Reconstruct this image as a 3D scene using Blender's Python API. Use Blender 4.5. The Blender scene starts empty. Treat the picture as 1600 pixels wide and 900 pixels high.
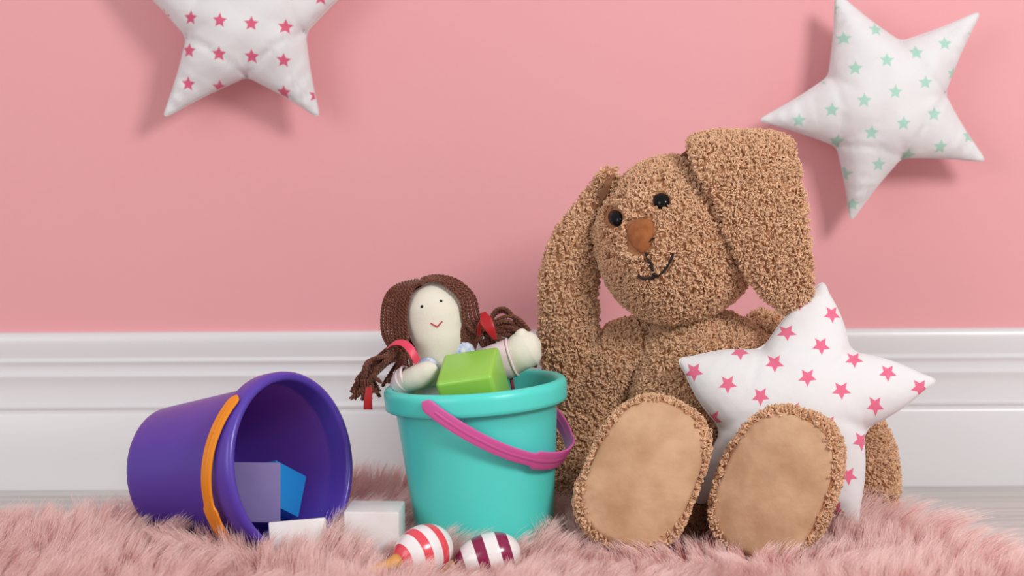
import bpy, bmesh, math, random
import numpy as np
from mathutils import Vector, Matrix

random.seed(7)
rng = np.random.default_rng(7)
SC = bpy.context.scene
COL = SC.collection
rad = math.radians

# ------------------------------------------------------------------ camera, light, exposure
FPX = 3084.0                                    # focal length in pixels of a 1600 px wide frame
CAM = Vector((0, 0, 0.36))
CAM_R = Matrix.Rotation(rad(90 - 5.19), 3, 'X') @ Matrix.Rotation(rad(-0.29), 3, 'Z')
cd = bpy.data.cameras.new('camera')
cd.sensor_width = 36
cd.lens = 36 * FPX / 1600
cd.clip_start = 0.05
cd.dof.use_dof = True
cd.dof.focus_distance = 1.56
cd.dof.aperture_fstop = 7.0
cam = bpy.data.objects.new('camera', cd)
COL.objects.link(cam)
cam.matrix_world = Matrix.Translation(CAM) @ CAM_R.to_4x4()
SC.camera = cam

SC.view_settings.view_transform = 'Standard'
SC.view_settings.look = 'None'
SC.view_settings.gamma = 1
SC.view_settings.use_curve_mapping = False
SC.view_settings.exposure = 0.0

W = bpy.data.worlds.new('world')
SC.world = W
W.use_nodes = True
W.node_tree.nodes['Background'].inputs[0].default_value = (1.0, 0.985, 0.98, 1)
W.node_tree.nodes['Background'].inputs[1].default_value = 0.50


def area(name, loc, target, size, power, col=(1, 1, 1)):
    l = bpy.data.lights.new(name, 'AREA')
    l.energy = power
    l.size = size
    l.color = col
    o = bpy.data.objects.new(name, l)
    COL.objects.link(o)
    o.location = loc
    o.rotation_euler = (Vector(target) - Vector(loc)).to_track_quat('-Z', 'Y').to_euler()
    return o


area('key_softbox', (1.0, 0.15, 1.12), (0.02, 1.65, 0.16), 0.46, 21.5, (1.0, 0.985, 0.965))
area('fill_softbox', (-1.15, 0.1, 0.75), (-0.02, 1.65, 0.12), 0.9, 8.2, (0.98, 0.98, 1.0))

# ------------------------------------------------------------------ helpers


def ray(px, py):
    return CAM_R @ Vector(((px - 800) / FPX, (450 - py) / FPX, -1))


def at(px, py, Y):
    """world point at depth Y that lies where the photograph shows (px, py)"""
    d = ray(px, py)
    return CAM + d * (Y / d.y)


def at_plane(px, py, p0, n):
    d = ray(px, py)
    return CAM + d * ((p0 - CAM).dot(n) / d.dot(n))


ORIGIN = {}


def meta(o, label=None, cat=None, group=None, kind=None):
    if label:
        o['label'] = label
    if cat:
        o['category'] = cat
    if group:
        o['group'] = group
    if kind:
        o['kind'] = kind
    return o


def thing(name, loc, label, cat, group=None):
    o = bpy.data.objects.new(name, None)
    o.empty_display_size = 0.02
    COL.objects.link(o)
    o.location = loc
    ORIGIN[o.name] = Vector(loc)
    return meta(o, label, cat, group)


def place(o, parent):
    COL.objects.link(o)
    if parent is not None:
        o.parent = parent
        ORIGIN[o.name] = ORIGIN.get(parent.name, Vector((0, 0, 0)))
    else:
        ORIGIN[o.name] = Vector((0, 0, 0))
    return o


def off(parent):
    return np.array(ORIGIN.get(parent.name, Vector((0, 0, 0)))) if parent is not None else np.zeros(3)


def mk(name, V, F, mat, parent=None, smooth=True):
    me = bpy.data.meshes.new(name)
    V = np.asarray(V, float) - off(parent)
    me.from_pydata(V.tolist(), [], [tuple(int(i) for i in f) for f in F])
    me.update()
    if smooth:
        me.polygons.foreach_set('use_smooth', [True] * len(me.polygons))
    if mat:
        me.materials.append(mat)
    o = bpy.data.objects.new(name, me)
    return place(o, parent)


def mk_bm(name, bm, mat, parent=None, smooth=False):
    bmesh.ops.translate(bm, verts=bm.verts, vec=-Vector(off(parent)))
    bmesh.ops.recalc_face_normals(bm, faces=bm.faces)
    me = bpy.data.meshes.new(name)
    bm.to_mesh(me)
    bm.free()
    if smooth:
        me.polygons.foreach_set('use_smooth', [True] * len(me.polygons))
    me.materials.append(mat)
    o = bpy.data.objects.new(name, me)
    return place(o, parent)


def smooth_by_angle(o, deg=35):
    me = o.data
    me.polygons.foreach_set('use_smooth', [True] * len(me.polygons))
    bm = bmesh.new()
    bm.from_mesh(me)
    for e in bm.edges:
        if len(e.link_faces) == 2 and e.calc_face_angle(0) > rad(deg):
            e.smooth = False
    bm.to_mesh(me)
    bm.free()


def catmull(P, n):
    P = np.asarray(P, float)
    Q = np.vstack([2 * P[0] - P[1], P, 2 * P[-1] - P[-2]])
    m = len(P) - 1
    t = np.linspace(0, m, n)
    i = np.minimum(t.astype(int), m - 1)
    f = (t - i)[:, None]
    a, b, c, d = Q[i], Q[i + 1], Q[i + 2], Q[i + 3]
    return 0.5 * ((2 * b) + (-a + c) * f + (2 * a - 5 * b + 4 * c - d) * f ** 2 + (-a + 3 * b - 3 * c + d) * f ** 3)


def nrm(v):
    return v / np.maximum(np.linalg.norm(v, axis=-1, keepdims=True), 1e-12)


def sweep(P, A, B, side=None, seg=20, power=2.0, caps=True):
    """tube along P, half width A along the side direction, half depth B across it"""
    P = np.asarray(P, float)
    n = len(P)
    A = np.broadcast_to(A, (n,)).astype(float)
    B = np.broadcast_to(B, (n,)).astype(float)
    T = nrm(np.gradient(P, axis=0))
    if side is None:
        side = np.zeros((n, 3))
        s = np.cross(T[0], [0, 0, 1.0])
        if np.linalg.norm(s) < 1e-3:
            s = np.array([1.0, 0, 0])
        for i in range(n):
            s = s - T[i] * np.dot(s, T[i])
            s = s / np.linalg.norm(s)
            side[i] = s
    else:
        side = np.broadcast_to(np.asarray(side, float), (n, 3))
        side = nrm(side - T * np.sum(side * T, axis=1, keepdims=True))
    up = np.cross(side, T)
    th = np.linspace(0, 2 * math.pi, seg, endpoint=False)
    c, s = np.cos(th), np.sin(th)
    c = np.sign(c) * np.abs(c) ** (2 / power)
    s = np.sign(s) * np.abs(s) ** (2 / power)
    V = P[:, None] + side[:, None] * (A[:, None, None] * c[None, :, None]) + up[:, None] * (B[:, None, None] * s[None, :, None])
    V = V.reshape(-1, 3)
    i = np.arange(n - 1)[:, None] * seg
    j = np.arange(seg)[None]
    k = (j + 1) % seg
    F = np.stack([i + j, i + k, i + seg + k, i + seg + j], -1).reshape(-1, 4).tolist()
    if caps:
        F.append(list(range(seg))[::-1])
        F.append(list(range((n - 1) * seg, n * seg)))
    return V, F


def join(parts):
    V, F, k = [], [], 0
    for v, f in parts:
        V.append(np.asarray(v))
        F += [[i + k for i in q] for q in f]
        k += len(v)
    return np.vstack(V), F


def lathe(profile, seg=96):
    """profile [(r, z)] closed loop or open line around local Z"""
    pr = np.asarray(profile, float)
    th = np.linspace(0, 2 * math.pi, seg, endpoint=False)
    V = np.stack([pr[:, 0][:, None] * np.cos(th), pr[:, 0][:, None] * np.sin(th), np.broadcast_to(pr[:, 1][:, None], (len(pr), seg))], -1).reshape(-1, 3)
    F = []
    for i in range(len(pr) - 1):
        for j in range(seg):
            k = (j + 1) % seg
            F.append((i * seg + j, i * seg + k, (i + 1) * seg + k, (i + 1) * seg + j))
    return V, F


def ellipsoid(c, r, nu=64, nv=40, M=None):
    u = np.linspace(0, 2 * math.pi, nu, endpoint=False)
    v = np.linspace(0.001, math.pi - 0.001, nv)
    S = np.stack([np.sin(v)[:, None] * np.cos(u), np.sin(v)[:, None] * np.sin(u), np.broadcast_to(np.cos(v)[:, None], (nv, nu))], -1).reshape(-1, 3)
    V = S * np.asarray(r)
    if M is not None:
        V = V @ np.array(M).T
    V = V + np.asarray(c)
    F = []
    for i in range(nv - 1):
        for j in range(nu):
            k = (j + 1) % nu
            F.append((i * nu + j, (i + 1) * nu + j, (i + 1) * nu + k, i * nu + k))
    F.append(list(range(nu)))
    F.append(list(range((nv - 1) * nu, nv * nu))[::-1])
    return V, F


def wob(P, f, seed=0):
    """smooth cheap noise in -1..1"""
    r = np.random.default_rng(seed)
    out = np.zeros(len(P))
    for k in range(6):
        d = r.normal(size=P.shape[1])
        d /= np.linalg.norm(d)
        out += np.sin(P @ d * f * (0.7 + 0.25 * k) + r.uniform(0, 6.3)) / 3.2
    return out


# ------------------------------------------------------------------ materials


def N(nt, typ, **kw):
    n = nt.nodes.new(typ)
    for k, v in kw.items():
        setattr(n, k, v)
    return n


def mat(name, col, rough=0.5, spec=0.5, sss=0.0, bump=None, vary=None, coat=0.0, sheen=0.0, sssr=(0.01, 0.005, 0.004)):
    m = bpy.data.materials.new(name)
    m.use_nodes = True
    nt = m.node_tree
    b = nt.nodes['Principled BSDF']
    b.inputs['Base Color'].default_value = (*col, 1)
    b.inputs['Roughness'].default_value = rough
    b.inputs['Specular IOR Level'].default_value = spec
    if sss:
        b.inputs['Subsurface Weight'].default_value = sss
        b.inputs['Subsurface Radius'].default_value = sssr
        b.inputs['Subsurface Scale'].default_value = 1.0
    if coat:
        b.inputs['Coat Weight'].default_value = coat
        b.inputs['Coat Roughness'].default_value = 0.12
    if sheen:
        b.inputs['Sheen Weight'].default_value = sheen
        b.inputs['Sheen Roughness'].default_value = 0.5
    tc = N(nt, 'ShaderNodeTexCoord')
    if vary:                                            # (scale, second colour)
        nz = N(nt, 'ShaderNodeTexNoise')
        nz.inputs['Scale'].default_value = vary[0]
        nz.inputs['Detail'].default_value = 4
        nt.links.new(tc.outputs['Object'], nz.inputs['Vector'])
        rp = N(nt, 'ShaderNodeValToRGB')
        rp.color_ramp.elements[0].position = 0.35
        rp.color_ramp.elements[1].position = 0.68
        rp.color_ramp.elements[0].color = (*vary[1], 1)
        rp.color_ramp.elements[1].color = (*col, 1)
        nt.links.new(nz.outputs['Fac'], rp.inputs['Fac'])
        nt.links.new(rp.outputs['Color'], b.inputs['Base Color'])
    if bump:                                            # (scale, distance)
        nz = N(nt, 'ShaderNodeTexNoise')
        nz.inputs['Scale'].default_value = bump[0]
        nz.inputs['Detail'].default_value = 3
        nt.links.new(tc.outputs['Object'], nz.inputs['Vector'])
        bp = N(nt, 'ShaderNodeBump')
        bp.inputs['Strength'].default_value = 1.0
        bp.inputs['Distance'].default_value = bump[1]
        nt.links.new(nz.outputs['Fac'], bp.inputs['Height'])
        nt.links.new(bp.outputs['Normal'], b.inputs['Normal'])
    return m


def s2l(r, g, b):
    f = lambda c: c / 12.92 if c <= 0.04045 else ((c + 0.055) / 1.055) ** 2.4
    return tuple(f(x / 255) for x in (r, g, b))


def math_node(nt, op, a, b=None, c=None):
    n = N(nt, 'ShaderNodeMath', operation=op)
    for i, x in enumerate((a, b, c)):
        if x is None:
            continue
        if isinstance(x, (int, float)):
            n.inputs[i].default_value = x
        else:
            nt.links.new(x, n.inputs[i])
    return n.outputs[0]


def star_cloth(name, ink, cell, size, rot, ox, oz, star_rot, cloth=(0.80, 0.79, 0.80)):
    """white cotton printed with a square grid of five-pointed stars, in object X-Z metres"""
    m = mat(name, cloth, 0.85, 0.15, sheen=0.15)
    nt = m.node_tree
    b = nt.nodes['Principled BSDF']
    tc = N(nt, 'ShaderNodeTexCoord')
    nz = N(nt, 'ShaderNodeTexNoise')
    nz.inputs['Scale'].default_value = 9
    nt.links.new(tc.outputs['Object'], nz.inputs['Vector'])
    sub = N(nt, 'ShaderNodeVectorMath', operation='SUBTRACT')
    sub.inputs[1].default_value = (0.5, 0.5, 0.5)
    nt.links.new(nz.outputs['Color'], sub.inputs[0])
    scl = N(nt, 'ShaderNodeVectorMath', operation='SCALE')
    scl.inputs['Scale'].default_value = 0.010
    nt.links.new(sub.outputs[0], scl.inputs[0])
    add = N(nt, 'ShaderNodeVectorMath', operation='ADD')
    nt.links.new(tc.outputs['Object'], add.inputs[0])
    nt.links.new(scl.outputs[0], add.inputs[1])
    sp = N(nt, 'ShaderNodeSeparateXYZ')
    nt.links.new(add.outputs[0], sp.inputs[0])
    x = math_node(nt, 'SUBTRACT', sp.outputs[0], ox)
    z = math_node(nt, 'SUBTRACT', sp.outputs[2], oz)
    ca, sa = math.cos(rot), math.sin(rot)
    u = math_node(nt, 'ADD', math_node(nt, 'MULTIPLY', x, ca), math_node(nt, 'MULTIPLY', z, sa))
    v = math_node(nt, 'SUBTRACT', math_node(nt, 'MULTIPLY', z, ca), math_node(nt, 'MULTIPLY', x, sa))

    def cellc(t):
        t = math_node(nt, 'ADD', math_node(nt, 'DIVIDE', t, cell), 0.5)
        return math_node(nt, 'MULTIPLY', math_node(nt, 'SUBTRACT', math_node(nt, 'FRACT', t), 0.5), cell)
    u, v = cellc(u), cellc(v)
    r = math_node(nt, 'SQRT', math_node(nt, 'ADD', math_node(nt, 'MULTIPLY', u, u), math_node(nt, 'MULTIPLY', v, v)))
    th = math_node(nt, 'ADD', math_node(nt, 'ARCTAN2', v, u), 20 * math.pi / 5 * 1.0 - star_rot)
    phi = math_node(nt, 'PINGPONG', th, math.pi / 5)            # 0 at a tip, 36 degrees at a notch
    R, ri = size, size * 0.48
    tip = Vector((R, 0))
    notch = Vector((ri * math.cos(math.pi / 5), ri * math.sin(math.pi / 5)))
    e = notch - tip
    n2 = Vector((-e.y, e.x)).normalized()
    if n2.dot(tip) < 0:
        n2 = -n2
    beta = math.atan2(n2.y, n2.x)
    c0 = n2.dot(tip)
    d = math_node(nt, 'SUBTRACT', math_node(nt, 'MULTIPLY', r, math_node(nt, 'COSINE', math_node(nt, 'SUBTRACT', phi, beta))), c0)
    mr = N(nt, 'ShaderNodeMapRange')
    mr.inputs[1].default_value = -0.0003
    mr.inputs[2].default_value = 0.0003
    mr.inputs[3].default_value = 1
    mr.inputs[4].default_value = 0
    nt.links.new(d, mr.inputs[0])
    # slightly uneven ink
    n3 = N(nt, 'ShaderNodeTexNoise')
    n3.inputs['Scale'].default_value = 1500
    nt.links.new(tc.outputs['Object'], n3.inputs['Vector'])
    ink_f = math_node(nt, 'MULTIPLY', mr.outputs[0], math_node(nt, 'ADD', math_node(nt, 'MULTIPLY', n3.outputs['Fac'], 0.35), 0.78))
    mx = N(nt, 'ShaderNodeMix', data_type='RGBA')
    nt.links.new(ink_f, mx.inputs[0])
    mx.inputs[6].default_value = (*cloth, 1)
    mx.inputs[7].default_value = (*ink, 1)
    nt.links.new(mx.outputs[2], b.inputs['Base Color'])
    # weave and soft wrinkles
    wv = N(nt, 'ShaderNodeTexNoise')
    wv.inputs['Scale'].default_value = 42
    wv.inputs['Detail'].default_value = 2
    nt.links.new(tc.outputs['Object'], wv.inputs['Vector'])
    b1 = N(nt, 'ShaderNodeBump')
    b1.inputs['Distance'].default_value = 0.0022
    b1.inputs['Strength'].default_value = 0.8
    nt.links.new(wv.outputs['Fac'], b1.inputs['Height'])
    wf = N(nt, 'ShaderNodeTexNoise')
    wf.inputs['Scale'].default_value = 1800
    nt.links.new(tc.outputs['Object'], wf.inputs['Vector'])
    b2 = N(nt, 'ShaderNodeBump')
    b2.inputs['Distance'].default_value = 0.00012
    nt.links.new(wf.outputs['Fac'], b2.inputs['Height'])
    nt.links.new(b1.outputs['Normal'], b2.inputs['Normal'])
    nt.links.new(b2.outputs['Normal'], b.inputs['Normal'])
    return m


def hair_mat(name, root, tip, vary=0.25, rough=0.7, spec=0.25, pos=(0.0, 1.0), sheen=0.0):
    m = bpy.data.materials.new(name)
    m.use_nodes = True
    nt = m.node_tree
    b = nt.nodes['Principled BSDF']
    b.inputs['Roughness'].default_value = rough
    b.inputs['Specular IOR Level'].default_value = spec
    b.inputs['Sheen Weight'].default_value = sheen
    hi = N(nt, 'ShaderNodeHairInfo')
    rp = N(nt, 'ShaderNodeValToRGB')
    rp.color_ramp.elements[0].position = pos[0]
    rp.color_ramp.elements[1].position = pos[1]
    rp.color_ramp.elements[0].color = (*root, 1)
    rp.color_ramp.elements[1].color = (*tip, 1)
    nt.links.new(hi.outputs['Intercept'], rp.inputs['Fac'])
    hs = N(nt, 'ShaderNodeHueSaturation')
    v = math_node(nt, 'ADD', math_node(nt, 'MULTIPLY', hi.outputs['Random'], vary), 1 - vary / 2)
    nt.links.new(v, hs.inputs['Value'])
    nt.links.new(rp.outputs['Color'], hs.inputs['Color'])
    nt.links.new(hs.outputs['Color'], b.inputs['Base Color'])
    return m


M_wall = mat('pink_wall_paint', s2l(236, 169, 173), 0.55, 0.25, bump=(90, 0.0003), vary=(5, s2l(235, 167, 171)))
M_trim = mat('white_gloss_trim', (0.78, 0.77, 0.785), 0.28, 0.5, bump=(25, 0.0002))
M_purple = mat('purple_plastic', s2l(89, 64, 174), 0.30, 0.5, sss=0.15, bump=(500, 0.00002))
M_teal = mat('turquoise_plastic', s2l(88, 224, 212), 0.33, 0.45, sss=0.15, bump=(500, 0.00002))
M_orange = mat('orange_plastic', s2l(250, 150, 22), 0.35, 0.5, sss=0.1)
M_pinkpl = mat('pink_plastic', s2l(222, 98, 168), 0.38, 0.45, sss=0.1)
M_green = mat('green_plastic', s2l(150, 208, 84), 0.25, 0.5, sss=0.2)
M_lav = mat('lavender_paint', s2l(150, 135, 190), 0.5, 0.4, bump=(300, 0.0001), vary=(60, s2l(145, 128, 186)))
M_blue = mat('blue_paint', s2l(35, 140, 215), 0.4, 0.45, bump=(300, 0.0001))
M_white = mat('white_paint_wood', s2l(236, 232, 232), 0.45, 0.4, bump=(160, 0.00025), vary=(45, s2l(226, 220, 218)))
M_suede = mat('tan_suede', s2l(212, 174, 140), 0.9, 0.1, bump=(60, 0.0016), vary=(35, s2l(188, 148, 114)), sheen=0.3)
M_nose = mat('brown_suede', s2l(168, 104, 62), 0.85, 0.15, bump=(900, 0.0002), vary=(200, s2l(150, 88, 50)), sheen=0.2)
M_lining = mat('ear_lining', s2l(140, 100, 74), 0.9, 0.1)
M_plush = mat('plush_backing', s2l(176, 126, 90), 0.95, 0.05, bump=(350, 0.0016))
M_black = mat('black_glass', (0.004, 0.004, 0.005), 0.08, 0.22)
M_thread = mat('black_thread', (0.008, 0.008, 0.012), 0.5, 0.4)
M_face = mat('cream_calico', s2l(232, 226, 210), 0.9, 0.1, bump=(1600, 0.00025))
M_dress = mat('pale_pink_cotton', s2l(236, 214, 216), 0.9, 0.1, bump=(60, 0.0012))
M_collar = mat('white_blue_cotton', s2l(232, 236, 244), 0.9, 0.1, vary=(220, s2l(160, 180, 222)), bump=(120, 0.001))
M_red = mat('red_thread', s2l(196, 24, 40), 0.5, 0.4)
M_ribbon = mat('pink_red_ribbon', s2l(226, 62, 92), 0.42, 0.4, sheen=0.2)
M_ribbon_d = mat('dark_red_ribbon', s2l(170, 14, 22), 0.42, 0.4, sheen=0.2)
M_ribbon_m = mat('maroon_ribbon', s2l(110, 16, 34), 0.5, 0.4)
M_wood = mat('pale_wood_handle', s2l(222, 164, 96), 0.45, 0.4, vary=(70, s2l(206, 146, 80)))
M_rugback = mat('rug_backing', s2l(190, 100, 98), 0.95, 0.05)
M_rugfur = hair_mat('pink_fur', s2l(228, 126, 124), s2l(253, 224, 218), 0.26, 0.6, 0.3, (0.12, 0.90))
M_curl = hair_mat('tan_curls', s2l(214, 170, 132), s2l(240, 203, 168), 0.30, 0.55, 0.35)
M_seam = mat('seam_cloth', (0.74, 0.73, 0.74), 0.85, 0.15)


def yarn_material():
    m = mat('brown_yarn', s2l(118, 62, 42), 0.85, 0.15, sheen=0.3)
    nt = m.node_tree
    b = nt.nodes['Principled BSDF']
    tc = N(nt, 'ShaderNodeTexCoord')
    nz = N(nt, 'ShaderNodeTexNoise')
    nz.inputs['Scale'].default_value = 900
    nz.inputs['Detail'].default_value = 4
    nt.links.new(tc.outputs['Object'], nz.inputs['Vector'])
    rp = N(nt, 'ShaderNodeValToRGB')
    e = rp.color_ramp.elements
    e[0].position, e[1].position = 0.32, 0.70
    e[0].color = (*s2l(68, 32, 24), 1)
    e[1].color = (*s2l(148, 90, 64), 1)
    k = e.new(0.5)
    k.color = (*s2l(104, 54, 38), 1)
    nt.links.new(nz.outputs['Fac'], rp.inputs['Fac'])
    nt.links.new(rp.outputs['Color'], b.inputs['Base Color'])
    return m


M_yarn = yarn_material()
M_yarn_shade = mat('yarn_gap_shade', s2l(70, 34, 26), 0.95, 0.05, bump=(500, 0.001))  # yarn colour darkened to paint shade into the gaps between strands


def plank_material():
    m = mat('grey_oak', s2l(206, 203, 200), 0.42, 0.4)
    nt = m.node_tree
    b = nt.nodes['Principled BSDF']
    tc = N(nt, 'ShaderNodeTexCoord')
    oi = N(nt, 'ShaderNodeObjectInfo')
    mp = N(nt, 'ShaderNodeMapping')
    mp.inputs['Scale'].default_value = (2.5, 45, 45)
    ad = N(nt, 'ShaderNodeVectorMath', operation='ADD')
    nt.links.new(tc.outputs['Object'], ad.inputs[0])
    nt.links.new(oi.outputs['Location'], ad.inputs[1])
    nt.links.new(ad.outputs[0], mp.inputs['Vector'])
    nz = N(nt, 'ShaderNodeTexNoise')
    nz.inputs['Scale'].default_value = 1.6
    nz.inputs['Detail'].default_value = 6
    nt.links.new(mp.outputs[0], nz.inputs['Vector'])
    rp = N(nt, 'ShaderNodeValToRGB')
    rp.color_ramp.elements[0].position = 0.3
    rp.color_ramp.elements[1].position = 0.7
    rp.color_ramp.elements[0].color = (*s2l(184, 180, 176), 1)
    rp.color_ramp.elements[1].color = (*s2l(216, 213, 210), 1)
    nt.links.new(nz.outputs['Fac'], rp.inputs['Fac'])
    nt.links.new(rp.outputs['Color'], b.inputs['Base Color'])
    return m


M_plank = plank_material()

# ------------------------------------------------------------------ the setting
WALL_Y = 1.872
V = [(-2.2, WALL_Y, 0), (2.2, WALL_Y, 0), (2.2, WALL_Y, 1.9), (-2.2, WALL_Y, 1.9),
     (-2.2, WALL_Y + .1, 0), (2.2, WALL_Y + .1, 0), (2.2, WALL_Y + .1, 1.9), (-2.2, WALL_Y + .1, 1.9)]
F = [(0, 1, 2, 3), (7, 6, 5, 4), (0, 4, 5, 1), (1, 5, 6, 2), (2, 6, 7, 3), (3, 7, 4, 0)]
meta(mk('wall_back', V, F, M_wall, None, False), 'plain pink painted wall behind the toys', kind='structure')

# baseboard: an extruded moulding profile (distance out from the wall, height)
prof = [(0.0, 0.0), (0.0165, 0.0), (0.0168, 0.002), (0.0168, 0.0715), (0.0160, 0.0735), (0.0140, 0.0745), (0.0140, 0.0768),
        (0.0158, 0.0780), (0.0162, 0.0800), (0.0152, 0.0815), (0.0130, 0.0825), (0.0122, 0.090), (0.0118, 0.098), (0.0124, 0.1045), (0.0138, 0.1072),
        (0.0140, 0.1090), (0.0120, 0.1105), (0.0096, 0.1120), (0.0090, 0.1170), (0.0098, 0.1200), (0.0110, 0.1212), (0.0112, 0.1228), (0.0098, 0.1240), (0.0086, 0.1260),
        (0.0100, 0.1330), (0.0108, 0.1400), (0.0106, 0.1460), (0.0085, 0.1492), (0.0060, 0.1500), (0.0, 0.1500)]
V, F = [], []
for x in (-2.2, 2.2):
    V += [(x, WALL_Y - d, z) for d, z in prof]
n = len(prof)
for i in range(n):
    j = (i + 1) % n
    F.append((i, i + n, j + n, j))
F += [tuple(range(n)), tuple(range(n, 2 * n))[::-1]]
o = mk('baseboard_back', V, F, M_trim, None, False)
smooth_by_angle(o, 40)
meta(o, 'tall white moulded baseboard along the pink wall', kind='structure')

fl = thing('floor', (0, 0, 0), 'pale grey wooden floor', None)
del fl['label']
meta(fl, 'pale grey wooden plank floor showing beside the rug', kind='structure')
y1 = WALL_Y
row = 0
while y1 > 0.2:
    w = 0.168
    shift = (row * 0.47) % 1.2
    x0 = -2.2 - shift
    while x0 < 2.2:
        bm = bmesh.new()
        bmesh.ops.create_cube(bm, size=1)
        bmesh.ops.scale(bm, verts=bm.verts, vec=(1.1985, w - 0.0012, 0.012))
        bmesh.ops.bevel(bm, geom=[e for e in bm.edges], offset=0.0010, segments=1, affect='EDGES')
        me_loc = Vector((x0 + 0.6, y1 - w / 2, -0.006))
        me = bpy.data.meshes.new('plank')
        bm.to_mesh(me)
        bm.free()
        me.materials.append(M_plank)
        p = bpy.data.objects.new('plank', me)
        COL.objects.link(p)
        p.parent = fl
        p.location = me_loc
        x0 += 1.2
    y1 -= w
    row += 1
mk('subfloor', [(-3.4, 0.1, -0.0125), (3.4, 0.1, -0.0125), (3.4, WALL_Y, -0.0125), (-3.4, WALL_Y, -0.0125)], [(0, 1, 2, 3)], M_seam, fl, False)

# ------------------------------------------------------------------ curves object from arrays


def hair_object(name, pts, radii, material, parent):
    """pts (n, k, 3); radii (k,) or (n, k)"""
    n, k, _ = pts.shape
    cu = bpy.data.hair_curves.new(name)
    cu.add_curves([k] * n)
    P = (pts - off(parent)).astype(np.float32).reshape(-1)
    cu.position_data.foreach_set('vector', P)
    R = np.broadcast_to(radii, (n, k)).astype(np.float32).reshape(-1)
    a = cu.attributes.get('radius') or cu.attributes.new('radius', 'FLOAT', 'POINT')
    a.data.foreach_set('value', R)
    cu.materials.append(material)
    o = bpy.data.objects.new(name, cu)
    place(o, parent)
    o['kind'] = 'stuff'
    return o


def tri_sample(V, F, density, cull=None):
    V = np.asarray(V, float)
    T = []
    for f in F:
        for i in range(1, len(f) - 1):
            T.append((f[0], f[i], f[i + 1]))
    T = np.array(T)
    a, b, c = V[T[:, 0]], V[T[:, 1]], V[T[:, 2]]
    cr = np.cross(b - a, c - a)
    VN = np.zeros_like(V)
    for k in range(3):
        np.add.at(VN, T[:, k], cr)
    VN = nrm(VN)
    ar = np.linalg.norm(cr, axis=1) / 2
    n = int(ar.sum() * density)
    idx = rng.choice(len(T), n, p=ar / ar.sum())
    u, v = rng.random(n), rng.random(n)
    s = u + v > 1
    u[s], v[s] = 1 - u[s], 1 - v[s]
    w = 1 - u - v
    P = a[idx] * w[:, None] + b[idx] * u[:, None] + c[idx] * v[:, None]
    t = T[idx]
    Nn = nrm(VN[t[:, 0]] * w[:, None] + VN[t[:, 1]] * u[:, None] + VN[t[:, 2]] * v[:, None])
    return P, Nn


def curls(V, F, parent, flip=False, density=225000, mask=None, size=1.04, name='curly_pile'):
    P, Nn = tri_sample(V, F, density)
    c = np.mean(V, axis=0)
    if flip:
        Nn = -Nn
    view = nrm(np.array(CAM) - P)
    keep = (np.sum(Nn * view, axis=1) > -0.35) | (rng.random(len(P)) < 0.35)
    if mask is not None:
        keep &= mask(P, Nn)
    P, Nn = P[keep], Nn[keep]
    n = len(P)
    t = nrm(np.cross(Nn, rng.normal(size=(n, 3))))
    b = np.cross(Nn, t)
    al = rng.uniform(-0.9, 0.9, n)[:, None]
    w = nrm(np.cos(al) * Nn + np.sin(al) * b)
    K = 11
    s = np.linspace(0, 1, K)[None, :, None]
    turns = rng.uniform(0.9, 1.7, n)[:, None, None]
    ph = rng.uniform(-0.8, 0.4, n)[:, None, None]
    r = (rng.uniform(0.0008, 0.0017, n) * size)[:, None, None]
    L = (rng.uniform(0.0012, 0.0042, n) * size)[:, None, None]
    out = []
    for q in range(3):
        th = 2 * math.pi * turns * s + ph + rng.normal(0, 0.18, n)[:, None, None]
        o0 = rng.normal(0, 0.00028, (n, 1, 3))
        C = P[:, None] + o0 + t[:, None] * (L * (s - 0.5) + r * np.sin(th)) + w[:, None] * (r * (1 - np.cos(th))) * 1.15 + Nn[:, None] * (0.0001 + 0.0007 * np.sin(math.pi * s))
        C = C + b[:, None] * (s - .5) * (rng.normal(0, 0.0008, n)[:, None, None])
        out.append(C)
    pts = np.concatenate(out, 0)
    R = 0.00029 * np.array([0.7] + [1.0] * (K - 2) + [0.45])
    return hair_object(name, pts, R, M_curl, parent)


# ------------------------------------------------------------------ buckets
H_B, R_RIM = 0.134, 0.0731


def bucket_profile():
    rt, rb, t = 0.0645, 0.0545, 0.0019      # outer body radius at the collar and at the base, wall
    p = [(0.0005, 0.0035), (rb - 0.008, 0.0035), (rb - 0.0045, 0.0015), (rb - 0.002, 0.0008), (rb - 0.0005, 0.0028), (rb, 0.007)]
    zc = H_B - 0.0185
    for k in range(1, 9):
        f = k / 8
        p.append((rb + (rt - rb) * f, 0.007 + (zc - 0.001 - 0.007) * f))
    p += [(rt + 0.001, zc), (R_RIM - 0.0022, zc + 0.0002), (R_RIM - 0.0007, zc + 0.0012), (R_RIM - 0.0004, zc + 0.004), (R_RIM, H_B - 0.0065), (R_RIM - 0.0003, H_B - 0.0035),
          (R_RIM - 0.0013, H_B - 0.0014), (R_RIM - 0.003, H_B - 0.0003), (R_RIM - 0.0048, H_B), (R_RIM - 0.0063, H_B - 0.0006), (R_RIM - 0.0074, H_B - 0.0022), (R_RIM - 0.0078, H_B - 0.0045)]
    ri = R_RIM - 0.0078
    for k in range(1, 9):
        f = k / 8
        p.append((ri + (rb - t - ri) * f, (H_B - 0.0045) * (1 - f) + 0.009 * f))
    p += [(rb - t - 0.002, 0.0065), (rb - t - 0.006, 0.0055), (0.0005, 0.0055)]
    return p


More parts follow.
